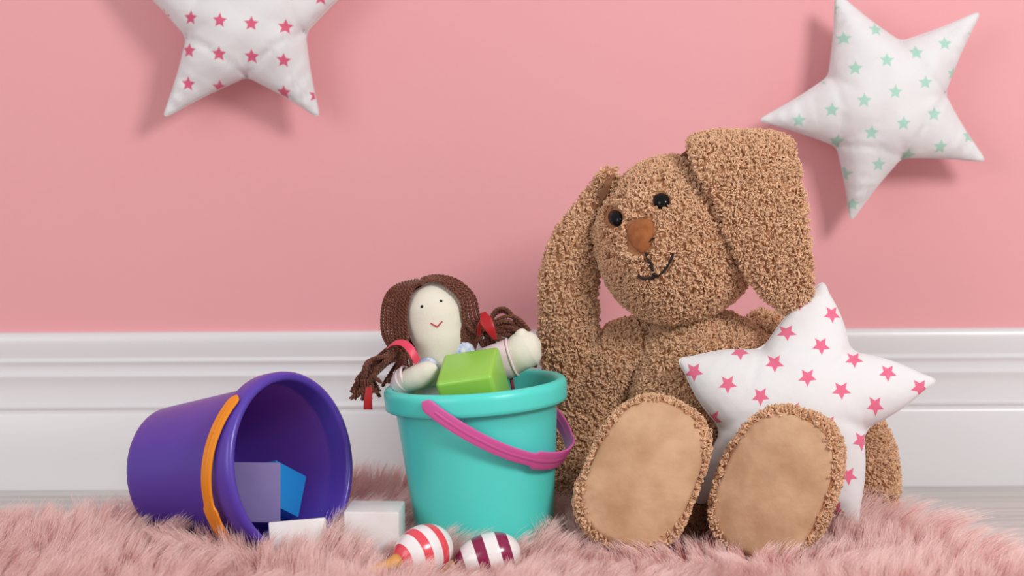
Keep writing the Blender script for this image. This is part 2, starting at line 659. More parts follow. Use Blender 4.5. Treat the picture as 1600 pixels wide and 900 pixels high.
def bucket(loc, M3, mat_body, mat_handle, az, phi, label, hlabel, arc=0.088, rot_extra=None):
    t = thing('toy_bucket', loc, label, 'bucket')
    Mm = Matrix(M3)
    A3 = np.array(Mm)
    V, F = lathe(bucket_profile(), 128)
    body = mk('bucket_body', V @ A3.T + np.array(loc), F, mat_body, t)
    # handle: a half-ring strap on two pivots of the collar
    a = np.array([math.cos(az), math.sin(az), 0.0])            # towards pivot A
    hor = np.array([-math.sin(az), math.cos(az), 0.0])
    d = hor * math.cos(phi) - np.array([0, 0, 1.0]) * math.sin(phi)
    zc = np.array([0, 0, H_B - 0.0095])
    rp = R_RIM + 0.0022
    th = np.linspace(-0.10, math.pi + 0.10, 90)
    C = np.zeros((len(th), 3))
    for i, q in enumerate(th):
        C[i] = zc + a * math.cos(q) * rp + d * math.sin(q) * arc
    nn = np.cross(a, d)                                        # width direction
    q = np.clip(th, 0, math.pi)
    wd = np.full(len(th), 0.0058)
    grip = (np.abs(th - math.pi / 2) < 0.46)
    wd = wd + 0.0028 * (1 / (1 + np.exp((np.abs(th - math.pi / 2) - 0.46) * 130)))
    ends = np.minimum(th + 0.10, math.pi + 0.10 - th) * rp
    wd = wd * np.sqrt(np.clip(1 - (1 - np.clip(ends / 0.0062, 0, 1)) ** 2, 0.02, 1))
    Vh, Fh = sweep(C, wd, 0.0011, side=nn, seg=16, power=5)
    rib, fr = sweep(C[4:-4] , wd[4:-4] * 0.30, 0.00128, side=nn, seg=12, power=4)
    Vh, Fh = join([(Vh, Fh), (rib, fr)])
    h = mk('bucket_handle', Vh @ A3.T + np.array(loc), Fh, mat_handle, t)
    smooth_by_angle(h, 50)
    h['label'] = hlabel
    for s in (1, -1):
        P = np.array([zc + a * s * (rp - 0.0035), zc + a * s * (rp - 0.0015), zc + a * s * (rp + 0.0002), zc + a * s * (rp + 0.0004)])
        vv, ff = sweep(P, [0.003, 0.003, 0.0026, 0.0012], [0.003, 0.003, 0.0026, 0.0012], seg=14)
        mk('handle_pivot', vv @ A3.T + np.array(loc), ff, mat_handle, t)
    return t


# turquoise bucket, leaning a little to the left
base_t = at(760, 846, 1.56)
base_t.z = 0.010
Mt = Matrix.Rotation(rad(-3.6), 3, 'Y')
bucket(tuple(base_t), Mt, M_teal, M_pinkpl, rad(244), rad(36),
       'turquoise plastic toy bucket with pink handle standing upright', 'pink strap handle')

# purple bucket lying on its side
ax = Vector((0.83 * math.cos(rad(9)), -0.58 * math.cos(rad(9)), math.sin(rad(9)))).normalized()
rimc = Vector(at(460, 720, 1.53))
rimc.z = 0.0835
zl = ax
xl = Vector((0, 0, 1)).cross(zl).normalized()                 # horizontal, far right
yl = zl.cross(xl)                                             # up
Mp = Matrix((xl, yl, zl)).transposed()
base_p = rimc - ax * H_B
# local x: horizontal, local y: up.  pivot direction: up and towards the camera
toward = -1 if xl.y > 0 else 1
pa = (toward * math.sin(rad(43)), math.cos(rad(43)))
az = math.atan2(pa[1], pa[0])
side_dir = (-math.sin(az), math.cos(az))
if side_dir[0] * toward < 0 or side_dir[1] > 0:
    pa = (-pa[0], -pa[1])
    az += math.pi
bucket(tuple(base_p), Mp, M_purple, M_orange, az, rad(14),
       'purple plastic toy bucket with orange handle lying on its side', 'orange strap handle', arc=0.0775)

# ------------------------------------------------------------------ blocks


def block(name, V8, mat_, label, bevel=0.0012, seg=2):
    c = sum((Vector(v) for v in V8), Vector()) / 8
    base = Vector((c.x, c.y, min(v[2] for v in V8)))
    t = None
    bm = bmesh.new()
    vs = [bm.verts.new(Vector(v) - base) for v in V8]
    for f in ((0, 1, 2, 3), (7, 6, 5, 4), (0, 4, 5, 1), (1, 5, 6, 2), (2, 6, 7, 3), (3, 7, 4, 0)):
        bm.faces.new([vs[i] for i in f])
    bmesh.ops.recalc_face_normals(bm, faces=bm.faces)
    bmesh.ops.bevel(bm, geom=list(bm.edges), offset=bevel, segments=seg, profile=0.5, affect='EDGES')
    o = mk_bm(name, bm, mat_, None)
    o.location = base
    smooth_by_angle(o, 40)
    return meta(o, label, 'block')


def cube_pts(o, ex, ey, ez):
    o, ex, ey, ez = (Vector(v) for v in (o, ex, ey, ez))
    return [o, o + ex, o + ex + ey, o + ey, o + ez, o + ex + ez, o + ex + ey + ez, o + ey + ez]


def rotcube(center, size, euler):
    R = (Matrix.Rotation(rad(euler[2]), 3, 'Z') @ Matrix.Rotation(rad(euler[0]), 3, 'X') @ Matrix.Rotation(rad(euler[1]), 3, 'Y'))
    sx, sy, sz = size
    o = Vector(center) - R @ Vector((sx / 2, sy / 2, sz / 2))
    return cube_pts(o, R @ Vector((sx, 0, 0)), R @ Vector((0, sy, 0)), R @ Vector((0, 0, sz)))


# white block on the fur between the buckets
c = at(586, 830, 1.512)
block('toy_block', rotcube((c.x, c.y, 0.031), (0.0425, 0.044, 0.044), (0, 0, -3)), M_white,
      'white wooden cube block between the purple and turquoise buckets')
# white block in the bucket mouth, tipped back
c = at(468, 840, 1.512)
block('toy_block', rotcube((c.x, c.y, 0.0235), (0.044, 0.042, 0.036), (-14, -4, 4)), M_white,
      'white wooden block half sunk in fur at the purple bucket mouth')
# lavender block on it
p0 = at(382, 817, 1.545)
p1 = at(438.5, 817, 1.545)
p2 = at(436.5, 728.5, 1.545)
ex = Vector((0.0425, -0.003, 0))
p1 = Vector(p1)
block('toy_block', cube_pts(p1 - ex, ex, Vector((-0.0065, 0.036, -0.0085)), Vector(((p2 - p1).x, 0.009, (p2 - p1).z + 0.0015))), M_lav,
      'lavender wooden block inside the purple bucket')
# blue block behind it
k = 1.555 / FPX
P0 = Vector(at(431.5, 718.5, 1.567))
e1 = Vector((44, 44, -35)) * k
e3 = Vector((-10, -37.6, -60)) * k
e2 = Vector((-55, 41.8, -17)) * k * 0.58
block('toy_block', cube_pts(P0, e1, e2, e3), M_blue, 'bright blue block tilted deep inside the purple bucket')
# green block on top of the turquoise bucket
k = 1.50 / FPX
R = Matrix.Rotation(rad(-9.5), 3, 'Y') @ Matrix.Rotation(rad(24), 3, 'X')
R = Matrix.Rotation(rad(-12), 3, 'Z') @ R
s = 0.0455
fl_ = Vector(at(679, 600, 1.508))
ez = R @ Vector((0, 0, s))
o3 = fl_ - ez
block('toy_block', cube_pts(o3, R @ Vector((s, 0, 0)), R @ Vector((0, s, 0)), ez), M_green,
      'glossy green block resting in the top of the turquoise bucket', bevel=0.0035, seg=4)

# ------------------------------------------------------------------ maracas


def maraca(c, axis, L, r, ink, nbands, label, phase=0.0):
    """egg-shaped head, banded, on a wooden handle"""
    axis = Vector(axis).normalized()
    t = thing('maraca', tuple(c), label, 'maraca')
    q = np.linspace(0, 1, 61)
    x = -np.cos(math.pi * q)                                   # -1 handle end .. 1
    rr = r * np.sqrt(np.clip(1 - x ** 2, 0.0, 1)) * (1 + 0.10 * x)
    rr = np.maximum(rr, r * np.where(x < 0, 0.28, 0.01))
    C = np.array(c) + np.outer(x * L / 2, np.array(axis))
    V, F = sweep(C, rr, rr, seg=48)
    m = mat('striped_paint', s2l(240, 236, 236), 0.22, 0.5, coat=0.3)
    nt = m.node_tree
    b = nt.nodes['Principled BSDF']
    tc = N(nt, 'ShaderNodeTexCoord')
    dt = N(nt, 'ShaderNodeVectorMath', operation='DOT_PRODUCT')
    dt.inputs[1].default_value = tuple(axis)
    nt.links.new(tc.outputs['Object'], dt.inputs[0])
    f = math_node(nt, 'FRACT', math_node(nt, 'ADD', math_node(nt, 'MULTIPLY', dt.outputs['Value'], nbands / L), phase))
    g = math_node(nt, 'LESS_THAN', f, 0.46)
    mx = N(nt, 'ShaderNodeMix', data_type='RGBA')
    nt.links.new(g, mx.inputs[0])
    mx.inputs[6].default_value = (*s2l(242, 238, 238), 1)
    mx.inputs[7].default_value = (*ink, 1)
    nt.links.new(mx.outputs[2], b.inputs['Base Color'])
    mk('maraca_head', V, F, m, t)
    hl = np.linspace(0, 1, 24)
    C = np.array(c) + np.outer(-L / 2 * 0.93 - hl * 0.075, np.array(axis))
    hr = 0.0050 - 0.0012 * np.sin(hl * math.pi) + 0.0014 * np.exp(-((hl - 0.95) / 0.08) ** 2) + 0.0012 * np.exp(-(hl / 0.06) ** 2)
    hr[-1] = 0.001
    V, F = sweep(C, hr, hr, seg=20)
    mk('maraca_handle', V, F, M_wood, t)
    return t


maraca(at(660, 861, 1.452), (0.72, 0.62, 0.17), 0.050, 0.0190, s2l(232, 78, 92), 3.3,
       'maraca with coral red and white stripes lying in the fur', 0.68)
maraca(at(760, 871, 1.466), (0.92, 0.12, 0.25), 0.053, 0.0178, s2l(140, 22, 74), 2.9,
       'maraca with dark magenta and white stripes lying in the fur', 0.42)

# ------------------------------------------------------------------ star pillows


def star_outline(pts, tip=0.13, bulge=-0.0010):
    """pts: ten (u, v), tips at even places. Returns a closed outline with round tips and soft notches"""
    out = []
    P = [np.array(p, float) for p in pts]
    for i in range(10):
        a, b, c = P[i - 1], P[i], P[(i + 1) % 10]
        tipp = i % 2 == 0
        t = tip if tipp else 0.10
        s, e = b + (a - b) * t, b + (c - b) * t
        if tipp:
            b = b + (0.5 * (s + e) - b) * -0.06
        for k in range(9):
            f = k / 8
            if tipp:                                        # blunt, rounded end
                out.append((1 - f) ** 3 * s + 3 * f * (1 - f) ** 2 * (s + (b - s) * 0.92) + 3 * f * f * (1 - f) * (e + (b - e) * 0.92) + f ** 3 * e)
            else:
                out.append((1 - f) ** 2 * s + 2 * f * (1 - f) * b + f * f * e)
        nx = c + (P[i] - c) * (0.10 if tipp else tip)
        m = 12
        for k in range(1, m):
            f = k / m
            q = e + (nx - e) * f
            d = nx - e
            nn = np.array([d[1], -d[0]]) / np.linalg.norm(d)
            out.append(q + nn * bulge * math.sin(math.pi * f) * SIGN)
    return np.array(out)


SIGN = 1


def poisson_height(poly, res=150):
    lo, hi = poly.min(0) - 0.003, poly.max(0) + 0.003
    h = max(hi - lo) / res
    nx, ny = int((hi[0] - lo[0]) / h) + 2, int((hi[1] - lo[1]) / h) + 2
    X, Y = np.meshgrid(lo[0] + np.arange(nx) * h, lo[1] + np.arange(ny) * h, indexing='ij')
    ins = np.zeros(X.shape, bool)
    n = len(poly)
    for i in range(n):
        a, b = poly[i], poly[(i + 1) % n]
        c = (a[1] > Y) != (b[1] > Y)
        with np.errstate(divide='ignore', invalid='ignore'):
            xx = (b[0] - a[0]) * (Y - a[1]) / (b[1] - a[1]) + a[0]
        ins ^= c & (X < xx)
    Z = np.zeros(X.shape)
    w = 1.9
    par = (np.add.outer(np.arange(nx), np.arange(ny)) % 2) == 0
    for it in range(260):
        for pm in (par, ~par):
            m = ins & pm
            nb = np.zeros_like(Z)
            nb[1:-1, 1:-1] = 0.25 * (Z[2:, 1:-1] + Z[:-2, 1:-1] + Z[1:-1, 2:] + Z[1:-1, :-2]) + 0.25 * h * h
            Z[m] += w * (nb[m] - Z[m])
    Z = np.clip(Z, 0, None)
    Z /= Z.max()
    return lo, h, Z


def bil(lo, h, Z, P):
    q = (P - lo) / h
    i = np.clip(q.astype(int), 0, np.array(Z.shape) - 2)
    f = q - i
    a = Z[i[:, 0], i[:, 1]]
    b = Z[i[:, 0] + 1, i[:, 1]]
    c = Z[i[:, 0], i[:, 1] + 1]
    d = Z[i[:, 0] + 1, i[:, 1] + 1]
    return (a * (1 - f[:, 0]) + b * f[:, 0]) * (1 - f[:, 1]) + (c * (1 - f[:, 0]) + d * f[:, 0]) * f[:, 1]


def star_pillow(pix, centre, p0, normal, half, cloth, label, crease=1.0, seed=1, tip=0.13, bulge=-0.0010):
    global SIGN
    p0, normal = Vector(p0), Vector(normal).normalized()       # normal points to the camera side
    vx = Vector((0, 0, 1)).cross(-normal).normalized() * 1.0
    vx = vx if vx.x > 0 else -vx
    vz = vx.cross(-normal).normalized()
    vz = vz if vz.z > 0 else -vz
    O = at_plane(centre[0], centre[1], p0, normal)
    uv = []
    for p in pix:
        d = at_plane(p[0], p[1], p0, normal) - O
        uv.append((d.dot(vx), d.dot(vz)))
    ar = sum(uv[i - 1][0] * uv[i][1] - uv[i][0] * uv[i - 1][1] for i in range(10))
    SIGN = 1 if ar > 0 else -1
    poly = star_outline(uv, tip, bulge)
    lo, h, Z = poisson_height(poly)
    n = len(poly)
    rings = 34
    t = 1 - (1 - np.linspace(0, 1, rings)) ** 1.6              # 0 centre .. 1 edge
    t = np.linspace(0.02, 1, rings)
    t = np.concatenate([np.linspace(0.015, 0.9, 26), np.linspace(0.92, 1.0, 9)])
    rings = len(t)
    G = (poly[None] * t[:, None, None]).reshape(-1, 2)
    z = half * np.sqrt(np.clip(bil(lo, h, Z, G), 0, 1)) ** 1.08
    z.reshape(rings, n)[-1] = 0
    # creases that run in from the seams, strongest by the notches
    ang = np.arctan2(G[:, 1], G[:, 0])
    tt = np.repeat(t, n)
    r_ = np.linalg.norm(G, axis=1)
    cr = np.zeros(len(G))
    for i in range(1, 10, 2):
        a0 = math.atan2(uv[i][1], uv[i][0])
        rn = math.hypot(*uv[i])
        d = (ang - a0 + math.pi) % (2 * math.pi) - math.pi
        cr -= np.exp(-(d * r_ / 0.0055) ** 2) * np.clip((r_ / rn - 0.40) / 0.6, 0, 1) ** 1.5 * 0.0045
    R2 = np.random.default_rng(seed)
    for i in range(1, 10, 2):                                 # folds that join neighbouring notches across the arms
        a0, b0 = np.array(uv[i]), np.array(uv[(i + 2) % 10])
        e = b0 - a0
        Le = np.linalg.norm(e)
        e = e / Le
        q = (G - a0) @ e / Le
        dd = (G - a0) @ np.array([-e[1], e[0]]) + 0.004 * np.sin(q * math.pi)
        amp = np.clip(1 - np.abs(q - 0.5) * 0.6, 0, 1) * (0.35 + 0.65 * np.abs(2 * q - 1)) * ((q > -0.02) & (q < 1.02))
        cr -= 0.0032 * crease * R2.uniform(0.5, 1.2) * amp * np.exp(-(dd / 0.0028) ** 2)
    for i in range(0, 10, 2):                                 # gathers across each arm near the tip
        a0 = np.array(uv[i])
        L = np.linalg.norm(a0)
        d = a0 / L
        along = G @ d
        m = np.exp(-((along - L * 0.74) / (L * 0.17)) ** 2) * (np.abs(G @ np.array([-d[1], d[0]])) < L * 0.3)
        across = G @ np.array([-d[1], d[0]])
        cr += m * 0.0007 * crease * np.sin(along * (420 + 90 * R2.random()) + across * R2.uniform(-160, 160) + R2.uniform(0, 6))
    cr += 0.0011 * crease * wob(G, 95, seed) * np.clip((1 - tt) * 6, 0, 1)
    z = np.maximum(z + cr * np.clip(z / 0.006, 0, 1), 0.0)
    o_seam = 0.0003 * np.sin(np.arange(n) * 1.3)
    Vf = np.column_stack([G[:, 0], -z, G[:, 1]])
    Vb = np.column_stack([G[:-n, 0], z[:-n] * 0.9, G[:-n, 1]])
    V = np.vstack([Vf, [[0, -z[0], 0]], Vb, [[0, z[0] * 0.9, 0]]])
    F = []
    j = np.arange(n)
    k2 = (j + 1) % n
    cf = len(Vf)
    ob = cf + 1
    cb = ob + len(Vb)
    for i in range(rings - 1):
        for a, b in zip(j, k2):
            F.append((i * n + a, i * n + b, (i + 1) * n + b, (i + 1) * n + a))
            lo_a, lo_b = ob + i * n + a, ob + i * n + b
            if i + 1 < rings - 1:
                F.append((lo_b, lo_a, ob + (i + 1) * n + a, ob + (i + 1) * n + b))
            else:
                F.append((lo_b, lo_a, (i + 1) * n + a, (i + 1) * n + b))
    for a, b in zip(j, k2):
        F.append((cf, b, a))
        F.append((cb, ob + a, ob + b))
    me = bpy.data.meshes.new('pillow_cover')
    me.from_pydata(V.tolist(), [], [tuple(int(q) for q in f) for f in F])
    me.update()
    bm = bmesh.new()
    bm.from_mesh(me)
    bmesh.ops.recalc_face_normals(bm, faces=bm.faces)
    bm.to_mesh(me)
    bm.free()
    me.polygons.foreach_set('use_smooth', [True] * len(me.polygons))
    me.materials.append(cloth)
    root = bpy.data.objects.new('star_pillow', None)
    COL.objects.link(root)
    root.matrix_world = Matrix.Translation(O) @ Matrix((vx, -normal, vz)).transposed().to_4x4()
    ORIGIN[root.name] = Vector((0, 0, 0))
    meta(root, label, 'pillow')
    o = bpy.data.objects.new('pillow_cover', me)
    COL.objects.link(o)
    o.parent = root
    Pt = np.column_stack([poly[:, 0], np.zeros(n), poly[:, 1]])
    Pt = np.vstack([Pt, Pt[:1]])
    sv, sf = sweep(Pt, 0.00085, 0.0006, side=(0, 1, 0), seg=6)
    s = mk('seam', sv, sf, M_seam, root)
    return root, uv


def lattice(uv_list):
    pass


# pillow on the wall, top left: grid in pixels -> metres
def star_params(pixel_origin, O_pix, k, vec_u):
    ang = math.atan2(-vec_u[1], vec_u[0])
    return ang, (pixel_origin[0] - O_pix[0]) * k, -(pixel_origin[1] - O_pix[1]) * k


kw = 1.83 / FPX
ang, ox, oz = star_params((355, 35), (385, 15), kw, (49, 4.5))
cl = star_cloth('white_cotton_pink_stars', s2l(222, 92, 126), 48.5 * kw, 11.5 * kw, ang, ox, oz, rad(90))
star_pillow([(191, -48), (330, -62), (385, -195), (442, -62), (579, -48), (476, 52), (499, 184), (386, 119), (255, 184), (293, 58)], (385, 15),
            at(385, 15, 1.828), (0, -1, 0), 0.040, cl, 'white star pillow with pink stars hung on the wall', 1.9, 3)
ang, ox, oz = star_params((1388, 145), (1380, 165), kw, (48.5, -14))
cl = star_cloth('white_cotton_mint_stars', s2l(172, 216, 198), 49.5 * kw, 11.5 * kw, ang, ox, oz, rad(72))
star_pillow([(1306, -12), (1407, 66), (1532, 18), (1475, 147), (1540, 252), (1408, 246), (1329, 346), (1308, 228), (1185, 188), (1295, 121)], (1380, 165),
            at(1380, 165, 1.828), (0, -1, 0), 0.040, cl, 'white star pillow with mint green stars hung on the wall', 1.4, 5)
kf = 1.57 / FPX
ang, ox, oz = star_params((1254, 605), (1235, 650), kf, (55, 22))
cl = star_cloth('white_cotton_rose_stars', s2l(230, 104, 138), 56.5 * kf, 15.3 * kf, ang, ox, oz, rad(78))
star_pillow([(1286, 436), (1330, 548), (1468, 594), (1351, 672), (1341, 825), (1235, 745), (1086, 790), (1126, 672), (1056, 560), (1190, 545)], (1240, 640),
            at(1240, 640, 1.568), Vector((-0.06, -1, 0.24)), 0.030, cl, 'white star pillow with pink stars leaning on the plush bunny', 0.45, 9, 0.20, 0.0022)

# ------------------------------------------------------------------ bunny
KB = 1.62 / FPX
bun = thing('plush_bunny', tuple(Vector((at(1110, 800, 1.63).x, 1.63, 0.008))),
            'tan curly plush bunny toy with long floppy ears sitting on the rug', 'plush toy')
HC = np.array(at(1057, 374, 1.625))
HR = np.array([0.0655, 0.064, 0.0675])


def head_pt(px, py, lift=0.0):
    """point of the head surface seen at a pixel"""
    d = np.array(ray(px, py))
    o = np.array(CAM) - HC
    R = HR + lift
    a = np.sum((d / R) ** 2)
    b = 2 * np.sum(o * d / R ** 2)
    c = np.sum((o / R) ** 2) - 1
    disc = b * b - 4 * a * c
    t = (-b - math.sqrt(max(disc, 0))) / (2 * a)
    return np.array(CAM) + d * t


V, F = ellipsoid(HC, HR, 96, 64)
d = nrm(V - HC)
muz = nrm(head_pt(1008, 405) - HC)
V = V + d * (0.0018 * wob(V, 60, 4))[:, None]
head = mk('head', V, F, M_plush, bun)
feat = [((1002, 362), 25), ((1001, 380), 21), ((962, 341), 17), ((1033, 315), 16)]
line_pix = [(1008, 396), (1012, 405), (1017, 416), (1022, 430), (1000, 432), (1010, 436), (1030, 430), (1040, 420), (1047, 410), (1051, 400)]


def project_px(P):
    q = (P - np.array(CAM)) @ np.array(CAM_R)
    return np.column_stack([800 + FPX * q[:, 0] / -q[:, 2], 450 - FPX * q[:, 1] / -q[:, 2]])


def head_mask(P, Nn):
    keep = np.ones(len(P), bool)
    front = P[:, 1] < HC[1]
    q = project_px(P)
    for (c, r) in feat:
        keep &= ~(front & (np.linalg.norm(q - np.array(c), axis=1) < r))
    for c in line_pix:
        keep &= ~(front & (np.linalg.norm(q - np.array(c), axis=1) < 5.2))
    return keep


curls(V, F, head, mask=head_mask)


def dome(name, pix, h, mat_, parent, lift=0.0005, rings=10, p=0.5):
    pix = np.array(pix, float)
    c = pix.mean(0)
    pts = catmull(np.vstack([pix, pix[:1]]), 48)[:-1]
    V, F = [], []
    n = len(pts)
    rs = np.linspace(0.02, 1, rings)
    for r in rs:
        for q in c + (pts - c) * r:
            hh = h * max(0.0, 1 - r * r) ** p
            s = head_pt(q[0], q[1], lift)
            nn = (s - HC) / HR ** 2
            nn /= np.linalg.norm(nn)
            V.append(s + nn * hh)
    for q in pts:                                            # skirt down into the pile
        s = head_pt(q[0], q[1], lift)
        nn = (s - HC) / HR ** 2
        nn /= np.linalg.norm(nn)
        V.append(s - nn * 0.004)
    for i in range(rings):
        for j in range(n):
            k2 = (j + 1) % n
            F.append((i * n + j, (i + 1) * n + j, (i + 1) * n + k2, i * n + k2))
    F.append(list(range(n)))
    o = mk(name, V, F, mat_, parent)
    return o


def circle_pix(cx, cy, a, b, rot=0, n=16):
    th = np.linspace(0, 2 * math.pi, n, endpoint=False)
    x, y = a * np.cos(th), b * np.sin(th)
    c, s = math.cos(rot), math.sin(rot)
    return np.column_stack([cx + x * c - y * s, cy + x * s + y * c])


dome('eye', circle_pix(962, 341, 10.5, 13.0, rad(-8)), 0.0042, M_black, head, 0.0010)
dome('eye', circle_pix(1033.5, 314.5, 13.2, 12.4), 0.0042, M_black, head, 0.0012)
dome('nose', [(979, 364), (983, 352), (993, 344), (1006, 342), (1019, 346), (1020, 360), (1018, 378), (1010, 391), (1002, 396), (991, 388), (982, 376)], 0.0020, M_nose, head, 0.0034, p=0.8)
L1 = catmull([head_pt(*p, 0.0042) for p in [(1009, 394), (1012, 405), (1017, 416), (1022, 431)]], 24)
L2 = catmull([head_pt(*p, 0.0042) for p in [(997, 432), (1009, 436.5), (1023, 433), (1035, 426), (1044, 414), (1049, 405), (1052, 397)]], 40)
L3 = catmull([head_pt(*p, 0.0042) for p in [(1015, 378), (1019, 373), (1024, 372)]], 10)
mv, mf = join([sweep(L1, 0.0010, 0.0010, seg=8), sweep(L2, 0.0010, 0.0010, seg=8), sweep(L3, 0.0006, 0.0006, seg=8)])
mo = mk('mouth', mv, mf, M_thread, head)
mo['label'] = 'black stitched smile'


def limb(name, pts, ra, rb, side=None, seg=40, n=60, power=2.0, mask=None, cap=0.9, wv=0.0018, seed=2):
    """pts: (px, py, Y); ra, rb half width and half depth in metres"""
    C = catmull([np.array(at(*p)) for p in pts], n)
    t = np.linspace(0, len(pts) - 1, n)
    A = np.interp(t, range(len(pts)), ra)
    B = np.interp(t, range(len(pts)), rb)
    # smooth the radii
    for _ in range(3):
        A[1:-1] = (A[:-2] + 2 * A[1:-1] + A[2:]) / 4
        B[1:-1] = (B[:-2] + 2 * B[1:-1] + B[2:]) / 4
    V, F = sweep(C, A, B, side=side, seg=seg, power=power)
    ctr = np.repeat(C, seg, axis=0)
    V = V + nrm(V - ctr) * (wv * wob(V, 70, seed))[:, None]
    o = mk(name, V, F, M_plush, bun)
    curls(V, F, o, mask=mask, flip=flips(V, F, ctr))
    return o, V, F, C


def flips(V, F, ctr):
    V = np.asarray(V)
    f = F[len(F) // 2]
    nn = np.cross(V[f[1]] - V[f[0]], V[f[2]] - V[f[0]])
    return bool(np.dot(nn, V[f[0]] - ctr[f[0]]) < 0)


# torso
limb('torso', [(1108, 488, 1.645), (1106, 500, 1.645), (1104, 530, 1.645), (1105, 590, 1.645), (1108, 670, 1.645), (1112, 750, 1.640), (1114, 810, 1.635), (1114, 838, 1.63)],
     [0.020, 0.034, 0.050, 0.060, 0.067, 0.072, 0.062, 0.02], [0.018, 0.030, 0.044, 0.054, 0.060, 0.062, 0.055, 0.02], side=(1, 0, 0), seg=64, n=80)
# arms
limb('arm', [(1020, 520, 1.655), (1000, 535, 1.655), (965, 562, 1.660), (935, 620, 1.668), (915, 690, 1.665), (906, 760, 1.655), (905, 806, 1.65), (905, 822, 1.65)],
     [0.012, 0.022, 0.027, 0.030, 0.032, 0.033, 0.024, 0.008], [0.012, 0.022, 0.025, 0.026, 0.028, 0.028, 0.022, 0.008], side=(1, 0, 0.3), seed=11)
limb('arm', [(1175, 505, 1.655), (1200, 530, 1.66), (1252, 575, 1.672), (1300, 630, 1.678), (1335, 700, 1.672), (1352, 760, 1.655), (1356, 800, 1.648), (1357, 818, 1.645)],
     [0.012, 0.022, 0.026, 0.028, 0.028, 0.0275, 0.021, 0.008], [0.012, 0.022, 0.025, 0.026, 0.027, 0.0275, 0.021, 0.008], side=(1, 0, 0.4), seed=12)
# ears
limb('ear', [(960, 266, 1.618), (952, 276, 1.620), (940, 300, 1.628), (918, 335, 1.634), (900, 385, 1.636), (891, 435, 1.638), (888, 490, 1.642), (890, 545, 1.648), (893, 590, 1.654), (896, 622, 1.656), (897, 636, 1.656)],
     np.array([4, 12, 17, 24, 33, 41, 44, 42, 36, 24, 6]) * KB, [0.003, 0.006, 0.008, 0.010, 0.012, 0.012, 0.012, 0.012, 0.011, 0.008, 0.003], side=(1, 0.12, 0), n=70, seed=13)
ear_path = [(1105, 285, 1.640), (1122, 262, 1.640), (1140, 236, 1.636), (1152, 224, 1.618), (1158, 228, 1.594), (1166, 252, 1.577), (1186, 300, 1.566), (1199, 350, 1.563), (1212, 400, 1.566), (1231, 445, 1.578), (1240, 474, 1.590), (1240, 489, 1.598)]
ear_w = np.array([30, 48, 66, 74, 77, 74, 65, 62, 54, 36, 18, 4]) * KB
ear_r, EV, EF, EC = limb('ear', ear_path, ear_w, [0.006, 0.007, 0.008, 0.0085, 0.0085, 0.008, 0.0075, 0.0075, 0.0075, 0.007, 0.005, 0.002], side=(1, 0.03, 0), n=80, seed=14)
ip = [(1096, 282, 1.620), (1110, 262, 1.618), (1122, 246, 1.612), (1128, 243, 1.604), (1140, 252, 1.598), (1158, 275, 1.590)]
lv, lf = sweep(catmull([np.array(at(*p)) for p in ip], 30), np.array([50] * 30) * KB, 0.0012, side=(1, 0, 0), seg=16, power=3)
lo_ = mk('ear_lining', lv, lf, M_lining, ear_r)
# small lining of the other ear
lv, lf = sweep(catmull([np.array(at(*p)) for p in [(958, 274, 1.606), (950, 288, 1.608), (943, 304, 1.614), (938, 322, 1.620)]], 16), np.array([3, 6, 8, 3])[np.minimum(np.arange(16) // 4, 3)] * KB, 0.0015, side=(1, 0, 0.3), seg=12)
mk('ear_lining', lv, lf, M_lining, [o for o in bun.children if o.name.startswith('ear')][0])


